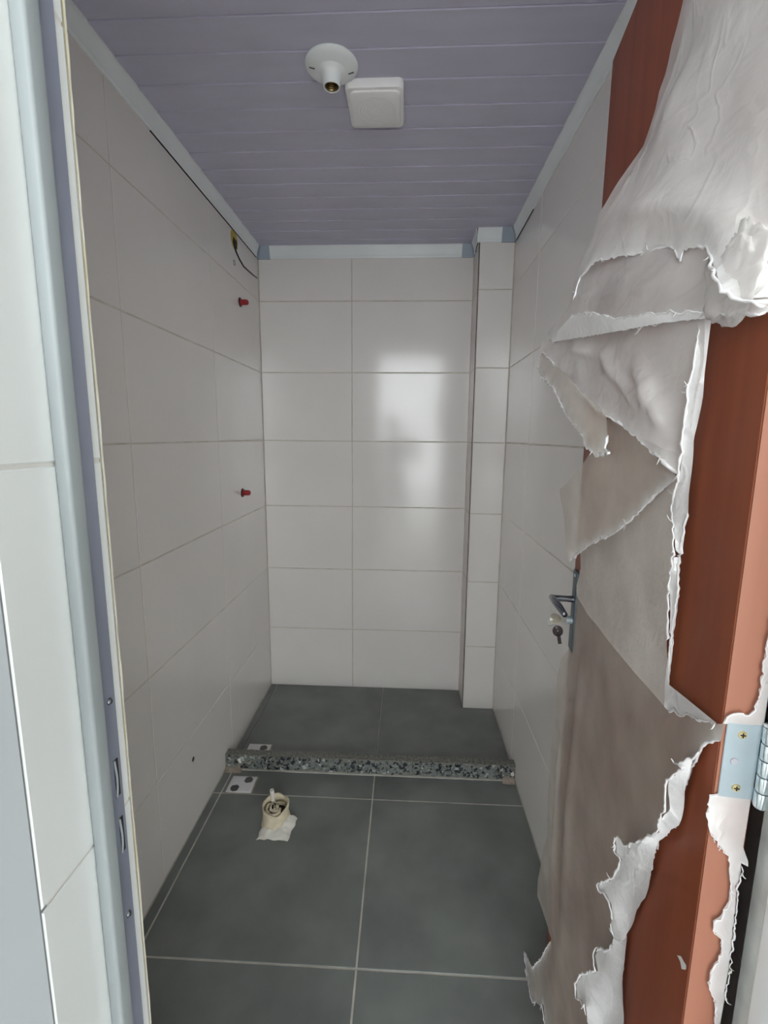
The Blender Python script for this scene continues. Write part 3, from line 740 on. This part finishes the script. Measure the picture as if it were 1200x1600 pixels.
# crumpled lump at the lower right of the top sheet
bm = bmesh.new()
bmesh.ops.create_icosphere(bm, subdivisions=4, radius=1.0)
for v in bm.verts:
    c = v.co.copy()
    d_ = 1 + 0.40 * noise.noise(c * 1.7) + 0.26 * (1 - 2 * abs(noise.noise(c * 4.1 + Vector((3, 1, 7))))) + 0.16 * noise.noise(c * 11)
    v.co = Vector((0.030 + c.x * 0.042 * d_, 0.024 + c.y * 0.009 * d_, 1.532 + c.z * 0.034 * d_))
bm_obj('crumpled_film', bm, 'film', film, 'all')

# ------------------------------------------------------------------ ceiling fixtures
lamp = thing('lamp_holder', 'round white lamp holder without a bulb on the ceiling', 'lamp holder', (-0.2, 1.312, ZC))
bm = bmesh.new()
add_lathe(bm, [(0.0001, 0.0), (0.064, 0.0), (0.0655, -0.003), (0.064, -0.0065), (0.055, -0.0115), (0.040, -0.0155), (0.028, -0.019)], 48)
bm_obj('base', bm, 'white_plastic', lamp, True)
bm = bmesh.new()
add_lathe(bm, [(0.036, -0.0165), (0.0285, -0.0205), (0.0235, -0.028), (0.0215, -0.044), (0.0208, -0.0505), (0.0196, -0.0515), (0.0182, -0.0508), (0.0182, -0.028)], 40)
bm_obj('socket', bm, 'white_plastic', lamp, True)
bm = bmesh.new()
th = []
for i in range(9):
    th += [(0.0178 if i % 2 else 0.0168, -0.0495 + 0.0026 * i)]
add_lathe(bm, th + [(0.016, -0.028), (0.0001, -0.028)], 36)
bm_obj('screw_shell', bm, 'old_brass', lamp, True)
bm = bmesh.new()
add_lathe(bm, [(0.0001, -0.036), (0.004, -0.0355), (0.005, -0.033), (0.005, -0.028)], 16)
bm_obj('contact', bm, 'brass', lamp, True)
for s in (-1, 1):
    bm = bmesh.new()
    add_box(bm, -0.007, 0.007, -0.0012, 0.0012, -0.0014, 0.0006, 0.0004)
    bmesh.ops.transform(bm, matrix=Matrix.Translation((s * 0.047, 0.010 * s, -0.0139)) @ Matrix.Rotation(math.radians(-15 * s), 4, 'Y'), verts=bm.verts)
    bm_obj('screw_slot', bm, 'drain_slot', lamp)

cov = thing('ceiling_cover', 'square white plastic cover with faint rings beside the lamp holder', 'ceiling cover', (-0.098, 1.443, ZC))
def rounded_square(bm, half, r, z, k=6):
    vs2 = []
    for cx, cy, a0 in ((1, 1, 0), (-1, 1, 90), (-1, -1, 180), (1, -1, 270)):
        for i in range(k + 1):
            a = math.radians(a0 + 90 * i / k)
            vs2.append(bm.verts.new((cx * (half - r) + r * math.cos(a), cy * (half * 1.08 - r) + r * math.sin(a), z)))
    return vs2
def loft(name, spec, material, parent):
    bm = bmesh.new()
    rings = [rounded_square(bm, h, r, z) for h, r, z in spec]
    for a, b in zip(rings[:-1], rings[1:]):
        for i in range(len(a)):
            j = (i + 1) % len(a)
            bm.faces.new((a[i], a[j], b[j], b[i]))
    bm.faces.new(rings[-1])
    return bm_obj(name, bm, material, parent, True)
loft('frame', [(0.077, 0.016, 0.0), (0.077, 0.016, -0.014), (0.074, 0.016, -0.020), (0.068, 0.016, -0.021)], 'cover_plastic', cov)
loft('face', [(0.0675, 0.018, -0.018), (0.0665, 0.018, -0.0245), (0.0645, 0.018, -0.026)], 'cover_plastic', cov)
bm = bmesh.new()
for i in range(5):
    r = 0.016 + 0.0085 * i
    add_lathe(bm, [(r, -0.0258), (r + 0.0012, -0.0263), (r + 0.004, -0.0262), (r + 0.0052, -0.0258)], 48)
bm_obj('rings', bm, 'cover_plastic', cov, 'all')

# ------------------------------------------------------------------ left wall fittings
RY = Matrix.Rotation(math.radians(90), 4, 'Y')
for (y, z, tilt, lab) in ((2.150, 1.962, 0.0, 'upper red pipe plug sticking out of the left wall'), (2.085, 1.128, 0.0, 'lower red pipe plug sticking out of the left wall')):
    pl = thing('pipe_plug', lab, 'pipe plug', (XL, y, z), 'red pipe plugs in the left wall')
    bm = bmesh.new()
    add_lathe(bm, [(0.0001, 0.0), (0.0195, 0.0), (0.0200, 0.002), (0.0185, 0.0038), (0.011, 0.004)], 24, RY)
    bm_obj('flange', bm, 'dark_red', pl, True)
    bm = bmesh.new()
    add_lathe(bm, [(0.0115, 0.0035), (0.0108, 0.012), (0.0104, 0.030), (0.0108, 0.033), (0.0095, 0.0355), (0.0070, 0.0355), (0.0068, 0.024), (0.0001, 0.024)], 24, RY)
    for k in range(8):
        a = 2 * math.pi * k / 8
        add_box(bm, 0.006, 0.031, 0.0108 * math.cos(a) - 0.001, 0.0108 * math.cos(a) + 0.001, 0.0108 * math.sin(a) - 0.001, 0.0108 * math.sin(a) + 0.001)
    bm_obj('body', bm, 'red_plastic', pl, True)

jb = thing('junction_box', 'yellow electrical box opening under the ceiling trim on the left wall', 'electrical box', (XL, 2.105, 2.200))
bm = bmesh.new()
add_lathe(bm, [(0.030, -0.03), (0.034, 0.0), (0.0345, 0.0014), (0.0375, 0.0016), (0.039, 0.0)], 28, RY)
bm_obj('rim', bm, 'yellow', jb, True)
bm = bmesh.new()
add_lathe(bm, [(0.0001, 0.0008), (0.022, 0.0008), (0.034, 0.0006)], 28, RY)
bm_obj('box_back', bm, 'yellow', jb, 'all')
bm = bmesh.new()
add_box(bm, 0.0006, 0.0022, 0.002, 0.028, -0.030, 0.004)
bm_obj('wire_opening', bm, 'dark_hole', jb)
wire = tag(link('electric_wire', None), 'thin black wire poking out of the yellow electrical box', 'wire')
bpy.data.objects.remove(wire)
bm = bmesh.new()
wp_ = [(-0.7405, 2.098, 2.205), (-0.736, 2.085, 2.180), (-0.731, 2.094, 2.150), (-0.727, 2.122, 2.129), (-0.723, 2.163, 2.113), (-0.720, 2.22, 2.1125), (-0.719, 2.28, 2.115), (-0.7195, 2.338, 2.1205)]
add_tube(bm, wp_, 0.0032, 8)
tag(bm_obj('electric_wire', bm, 'black', None, 'all'), 'thin black wire poking out of the yellow electrical box', 'wire')

# two small drilled holes with dowels
for (y, z, r, lab) in ((2.097, 2.106, 0.012, 'small grey wall dowel just below the yellow electrical box'), (1.478, 0.2457, 0.009, 'dark wall dowel low on the left wall near the floor')):
    bm = bmesh.new()
    mtx = Matrix.Translation((XL, y, z)) @ RY @ Matrix.Rotation(0.4, 4, 'Z')
    add_lathe(bm, [(0.0001, 0.0002), (r * .55, 0.0002), (r * .6, 0.0008), (r * .8, 0.001), (r, 0.0)], 14, mtx)
    tag(bm_obj('wall_dowel', bm, 'drain_slot' if z > 1 else 'dark_hole', None, 'all'), lab, 'wall dowel')

# ------------------------------------------------------------------ floor fittings
def drain(name, x0, x1, y0, y1, z, label):
    d0 = thing(name, label, 'floor drain', ((x0 + x1) / 2, (y0 + y1) / 2, z), 'square floor drains')
    w, h = (x1 - x0) / 2, (y1 - y0) / 2
    bm = bmesh.new()
    add_box(bm, -w - 0.002, w + 0.006, -h - 0.002, h + 0.003, -0.004, 0.0005)
    bm_obj('mortar_bed', bm, 'mortar', d0)
    bm = bmesh.new()
    add_box(bm, -w, w, -h, h, -0.003, 0.0022, 0.0012, 2)
    bm_obj('frame', bm, 'drain_white', d0, True)
    bm = bmesh.new()
    add_box(bm, -w * .84, w * .84, -h * .84, h * .84, 0.0015, 0.0032, 0.0008)
    bm_obj('grate', bm, 'drain_white', d0, True)
    for s in (-1, 1):
        bm = bmesh.new()
        pts = []
        for i in range(9):
            a = math.radians(-35 + 125 * i / 8)
            pts.append((0.017 * math.cos(a), 0.017 * math.sin(a)))
        pts += [(-0.010, 0.012), (-0.012, -0.006), (-0.002, -0.014)]
        lo = [bm.verts.new((s * (0.018 + p[0] * 1.15), s * (0.022 + p[1] * 1.15), 0.0030)) for p in pts]
        hi = [bm.verts.new((s * (0.018 + p[0] * 1.15), s * (0.022 + p[1] * 1.15), 0.0035)) for p in pts]
        bm.faces.new(hi)
        for i in range(len(pts)):
            j = (i + 1) % len(pts)
            bm.faces.new((lo[i], lo[j], hi[j], hi[i]))
        bm_obj('slot', bm, 'drain_slot', d0)
    return d0
drain('floor_drain', -0.690, -0.590, 1.617, 1.706, 0.0, 'white square floor drain with two slots in front of the stone curb')
drain('floor_drain', -0.688, -0.588, 1.806, 1.905, 0.004, 'white square floor drain half hidden behind the stone curb')

# stone curb between the dry area and the shower
CY0, CY1, CZ = 1.752, 1.7875, 0.066
curb = thing('stone_curb', 'rough grey granite curb crossing the floor before the shower', 'curb', ((XL + XR) / 2, (CY0 + CY1) / 2, 0))
cx = (XL + XR) / 2
cyy = (CY0 + CY1) / 2
bm = bmesh.new()
add_box(bm, XL + 0.001 - cx, XR - 0.001 - cx, CY0 - cyy, CY1 - cyy, -0.001, CZ - 0.002)
bmesh.ops.subdivide_edges(bm, edges=[e for e in bm.edges if abs(e.verts[0].co.x - e.verts[1].co.x) > 0.5], cuts=160, use_grid_fill=True)
for v in bm.verts:
    if v.co.z > 0.03:
        v.co.z += 0.0022 * noise.noise(Vector((v.co.x * 45, v.co.y * 50, 1)))
    v.co.y += 0.002 * noise.noise(Vector((v.co.x * 50, v.co.z * 50, 5))) * (1 if v.co.y > 0 else 0)
bm_obj('slab', bm, 'granite_top', curb)
for mname, cnt in (('chip_dark', 330), ('chip_mid', 560), ('chip_pale', 70)):
    bm = bmesh.new()
    for _ in range(cnt):
        sx = random.uniform(0.0055, 0.0135)
        c = Vector((random.uniform(XL + 0.012, XR - 0.012) - cx, CY0 - cyy - random.uniform(-0.0015, 0.0035), random.uniform(0.006, CZ - 0.008)))
        r = bmesh.ops.create_icosphere(bm, subdivisions=1, radius=1.0)
        rot = Matrix.Rotation(random.uniform(0, 6.28), 3, 'Y') @ Matrix.Rotation(random.uniform(-.5, .5), 3, 'X')
        sc = Vector((sx, random.uniform(0.002, 0.0045), sx * random.uniform(0.4, 0.8)))
        for v in r['verts']:
            q = Vector((v.co.x * sc.x, v.co.y * sc.y, v.co.z * sc.z)) * random.uniform(0.65, 1.15)
            v.co = c + rot @ q
    o = bm_obj('stone_chips', bm, mname, curb)
    o['kind'] = 'stuff'
for (x, z, s) in ((-0.677, 0.040, 0.011), (0.452, 0.030, 0.010)):
    bm = bmesh.new()
    bmesh.ops.create_icosphere(bm, subdivisions=2, radius=s)
    for v in bm.verts:
        v.co *= 1 + 0.5 * noise.noise(v.co * 120)
        v.co = Vector((v.co.x * .8, v.co.y * .5, v.co.z)) + Vector((x - cx, CY0 - cyy - 0.004, z))
    bm_obj('white_chip', bm, 'plaster', curb)
box('mortar_joint', XL + 0.07 - cx, XR - 0.03 - cx, CY0 - 0.010 - cyy, CY0 + 0.001 - cyy, -0.001, 0.0022, 'floor_grout', curb, 0.001)
for (x0, x1, s) in ((XL + 0.002, XL + 0.075, 1), (XR - 0.055, XR - 0.002, 2)):
    bm = bmesh.new()
    bmesh.ops.create_grid(bm, x_segments=14, y_segments=10, size=0.5)
    for v in bm.verts:
        u, w = v.co.x, v.co.y
        v.co = Vector((x0 + (u + .5) * (x1 - x0) - cx, CY0 - 0.028 + (w + .5) * 0.036 - cyy + 0.006 * noise.noise(Vector((u * 3, w * 3, s))), 0.0005 + max(0, 0.016 * (w + .5) * (1 + .6 * noise.noise(Vector((u * 5, w * 4, s)))) * (1 - (abs(u) * 1.4) ** 2))))
    bm_obj('mortar_patch', bm, 'mortar', curb, 'all')

# toilet waste pipe stuffed with paper
PX, PY = -0.452, 1.487
wpipe = thing('waste_pipe', 'cream waste pipe stub stuffed with paper on a plaster patch', 'pipe', (PX, PY, 0))
bm = bmesh.new()
rings = []
S = 40
for lvl, z in enumerate((0.0, 0.02, 0.04, 0.058, 0.072)):
    ring = []
    for i in range(S):
        a = 2 * math.pi * i / S
        r = 0.0470 + 0.0034 * noise.noise(Vector((math.cos(a) * 2, math.sin(a) * 2, z * 30))) + (0.006 if lvl == 0 else 0.002 if lvl == 1 else 0)
        top = 0.009 * noise.noise(Vector((math.cos(a) * 1.6, math.sin(a) * 1.6, 9))) + (0.006 * math.sin(a) if lvl == 4 else 0) if lvl == 4 else 0
        ring.append(bm.verts.new((r * math.cos(a), r * math.sin(a), z + top)))
    rings.append(ring)
inner = []
for lvl, z in enumerate((0.071, 0.055, 0.045)):
    ring = []
    for i in range(S):
        a = 2 * math.pi * i / S
        top = (0.009 * noise.noise(Vector((math.cos(a) * 1.6, math.sin(a) * 1.6, 9))) + 0.006 * math.sin(a)) if lvl == 0 else 0
        ring.append(bm.verts.new((0.0415 * math.cos(a), 0.0415 * math.sin(a), z + top)))
    inner.append(ring)
allr = rings + inner
for a, b in zip(allr[:-1], allr[1:]):
    for i in range(S):
        j = (i + 1) % S
        bm.faces.new((a[i], a[j], b[j], b[i]))
bm_obj('pipe_stub', bm, 'cream_pipe', wpipe, 'all')
bm = bmesh.new()
add_lathe(bm, [(0.0001, 0.047), (0.020, 0.047), (0.0398, 0.046)], 30)
bm_obj('pipe_inside', bm, 'dark_hole', wpipe)
for k, (r0, ph, ln) in enumerate(((0.030, 0.3, 3.6), (0.020, 2.4, 3.8), (0.010, 4.4, 4.5), (0.034, 3.6, 2.0))):
    bm = bmesh.new()
    prev = None
    for i in range(19):
        a = ph + ln * i / 18
        r = r0 + 0.005 * noise.noise(Vector((a, k, 0))) * 2
        zt = 0.064 + 0.010 * noise.noise(Vector((a * 1.5, k + 5, 0)))
        row = [bm.verts.new((r * math.cos(a), r * math.sin(a), 0.047)), bm.verts.new(((r + .003) * math.cos(a), (r + .003) * math.sin(a), (zt + .047) / 2)), bm.verts.new(((r - .001) * math.cos(a), (r - .001) * math.sin(a), zt)), bm.verts.new(((r - .006) * math.cos(a), (r - .006) * math.sin(a), zt - 0.003))]
        if prev:
            for c in range(3):
                bm.faces.new((prev[c], prev[c + 1], row[c + 1], row[c]))
        prev = row
    bm_obj('paper_wad', bm, 'cream_pipe', wpipe, 'all')
bm = bmesh.new()
add_lathe(bm, [(0.0001, 0.05), (0.0075, 0.05), (0.0078, 0.09), (0.0076, 0.104), (0.0060, 0.1045), (0.0058, 0.098), (0.0001, 0.098)], 18, Matrix.Translation((-0.014, 0.030, 0)) @ Matrix.Rotation(math.radians(-4), 4, 'Y'))
bm_obj('small_tube', bm, 'plaster', wpipe, True)
bm = bmesh.new()
bmesh.ops.create_grid(bm, x_segments=26, y_segments=22, size=0.5)
for v in bm.verts:
    u, w = v.co.x, v.co.y
    e = max(abs(u), abs(w)) * 2
    x = (u + 0.06 * noise.noise(Vector((u * 4, w * 4, 2)))) * 0.112 + 0.006 + 0.012 * (w + .5)
    y = -0.078 + (w + .5) * 0.100 + 0.008 * noise.noise(Vector((u * 5, w * 5, 8)))
    z = 0.0004 + max(0.0, 1 - e ** 3) * (0.009 + 0.040 * max(0, w + 0.40) + 0.006 * noise.noise(Vector((u * 7, w * 7, 4))))
    v.co = Vector((x, y, z))
bm_obj('plaster_patch', bm, 'plaster', wpipe, 'all')

# ------------------------------------------------------------------ the photographer, seen only as a dim reflection in the far wall
person = thing('person', 'person in dark clothes holding up a phone, dimly reflected in far wall', 'person', (-0.15, -0.40, 0))
J = {  # joint: (x, y, z, radius x, radius y)
    'pelvis': (0, 0, 0.90, 0.145, 0.105), 'waist': (0, 0.0, 1.03, 0.128, 0.092), 'chest': (0, 0.0, 1.19, 0.150, 0.105), 'neckb': (0, -0.005, 1.325, 0.075, 0.060),
    'neck': (0, 0.005, 1.385, 0.048, 0.048), 'jaw': (0, 0.022, 1.435, 0.060, 0.068), 'head': (0, 0.018, 1.510, 0.074, 0.090), 'crown': (0, 0.005, 1.585, 0.050, 0.062),
}
for s, t in ((-1, 'l'), (1, 'r')):
    J['sh' + t] = (s * 0.165, -0.005, 1.295, 0.056, 0.056)
    J['hip' + t] = (s * 0.085, 0, 0.83, 0.085, 0.088)
    J['kn' + t] = (s * 0.092, 0.015, 0.45, 0.056, 0.060)
    J['an' + t] = (s * 0.095, -0.02, 0.085, 0.036, 0.042)
    J['hee' + t] = (s * 0.097, -0.01, 0.040, 0.036, 0.036)
    J['toe' + t] = (s * 0.115, 0.135, 0.030, 0.040, 0.026)
# right arm holds the phone in front of the face, left arm steadies it
J['elr'] = (0.255, 0.13, 1.115, 0.041, 0.041); J['wrr'] = (0.265, 0.320, 1.305, 0.027, 0.024); J['par'] = (0.247, 0.350, 1.342, 0.036, 0.018)
J['ell'] = (-0.195, 0.15, 1.105, 0.041, 0.041); J['wrl'] = (0.005, 0.312, 1.295, 0.027, 0.024); J['pal'] = (0.050, 0.346, 1.335, 0.036, 0.018)
E_ = [('pelvis', 'waist'), ('waist', 'chest'), ('chest', 'neckb'), ('neckb', 'neck'), ('neck', 'jaw'), ('jaw', 'head'), ('head', 'crown')]
for t in 'lr':
    E_ += [('chest', 'sh' + t), ('sh' + t, 'el' + t), ('el' + t, 'wr' + t), ('wr' + t, 'pa' + t), ('pelvis', 'hip' + t), ('hip' + t, 'kn' + t), ('kn' + t, 'an' + t), ('an' + t, 'hee' + t), ('hee' + t, 'toe' + t)]
for t, s in (('l', -1), ('r', 1)):
    px, py, pz = J['pa' + t][:3]
    for f in range(4):
        a = 'f%d%s' % (f, t)
        J[a + 'a'] = (px - s * 0.012, py + 0.022, pz + 0.030 - 0.018 * f, 0.0085, 0.0085)
        J[a + 'b'] = (px - s * (0.040 + 0.003 * (f in (1, 2))), py + 0.024, pz + 0.036 - 0.019 * f, 0.0078, 0.0078)
        J[a + 'c'] = (px - s * (0.056 + 0.004 * (f in (1, 2))), py + 0.012, pz + 0.036 - 0.019 * f, 0.0068, 0.0068)
        E_ += [('pa' + t, a + 'a'), (a + 'a', a + 'b'), (a + 'b', a + 'c')]
    J['t' + t + 'a'] = (px - s * 0.012, py - 0.018, pz + 0.012, 0.0105, 0.0105)
    J['t' + t + 'b'] = (px - s * 0.040, py - 0.012, pz + 0.022, 0.0088, 0.0088)
    E_ += [('wr' + t, 't' + t + 'a'), ('t' + t + 'a', 't' + t + 'b')]
keys_ = list(J)
me = bpy.data.meshes.new('body_cage')
me.from_pydata([J[k][:3] for k in keys_], [(keys_.index(a), keys_.index(b)) for a, b in E_], [])
cage = bpy.data.objects.new('body_cage', me)
COL.objects.link(cage)
sk = cage.modifiers.new('skin', 'SKIN')
sk.use_smooth_shade = True
for i, k in enumerate(keys_):
    v = me.skin_vertices[0].data[i]
    v.radius = (J[k][3], J[k][4])
    v.use_root = (k == 'pelvis')
sb = cage.modifiers.new('sub', 'SUBSURF')
sb.levels = 2
sb.render_levels = 2
dg = bpy.context.evaluated_depsgraph_get()
body_me = bpy.data.meshes.new_from_object(cage.evaluated_get(dg))
bpy.data.objects.remove(cage)
body_me.materials.clear()
for k in ('skin', 'shirt', 'trousers', 'shoe'):
    body_me.materials.append(M[k])
for p in body_me.polygons:
    c = p.center
    p.use_smooth = True
    arm = c.y > 0.14 and c.z > 1.05
    p.material_index = 3 if c.z < 0.075 else 2 if c.z < 0.93 else 0 if (c.z > 1.375 or arm) else 1
link('body', body_me, None, person)
bm = bmesh.new()
bmesh.ops.create_uvsphere(bm, u_segments=28, v_segments=18, radius=1.0)
for v in list(bm.verts):
    c = v.co.copy()
    v.co = Vector((c.x * 0.088, -0.004 + c.y * 0.104, 1.530 + c.z * 0.092))
bmesh.ops.delete(bm, geom=[v for v in bm.verts if v.co.y > 0.045 and v.co.z < 1.565 or v.co.z < 1.46], context='VERTS')
bm_obj('hair', bm, 'hair', person, 'all')
for s in (-1, 1):
    bm = bmesh.new()
    bmesh.ops.create_uvsphere(bm, u_segments=10, v_segments=8, radius=0.010, matrix=Matrix.Translation((s * 0.031, 0.098, 1.512)))
    bm_obj('eye', bm, 'eye', person, 'all')
bm = bmesh.new()
bmesh.ops.create_cone(bm, segments=10, radius1=0.017, radius2=0.005, depth=0.045, cap_ends=True, matrix=Matrix.Translation((0, 0.108, 1.487)) @ Matrix.Rotation(math.radians(-22), 4, 'X'))
bm_obj('nose', bm, 'skin', person, 'all')
bm = bmesh.new()
bmesh.ops.create_uvsphere(bm, u_segments=12, v_segments=8, radius=1, matrix=Matrix.Translation((0, 0.090, 1.448)) @ Matrix.Diagonal((0.024, 0.008, 0.006, 1)))
bm_obj('mouth', bm, 'lips', person, 'all')
for s in (-1, 1):
    bm = bmesh.new()
    bmesh.ops.create_uvsphere(bm, u_segments=12, v_segments=8, radius=1, matrix=Matrix.Translation((s * 0.080, 0.010, 1.497)) @ Matrix.Diagonal((0.009, 0.017, 0.030, 1)))
    bm_obj('ear', bm, 'skin', person, 'all')
# the phone, held upright just behind the point of view
phone = thing('phone', 'dark phone held up in both hands by the reflected person', 'phone', (0.0, -0.012, 1.383))
bm = bmesh.new()
add_box(bm, -0.038, 0.038, -0.0085, 0.0, -0.125, 0.035, 0.004, 3)
bm_obj('case', bm, 'black', phone, True)
bm = bmesh.new()
add_box(bm, -0.034, 0.034, -0.0092, -0.0084, -0.118, 0.029)
bm_obj('screen', bm, 'gap', phone)
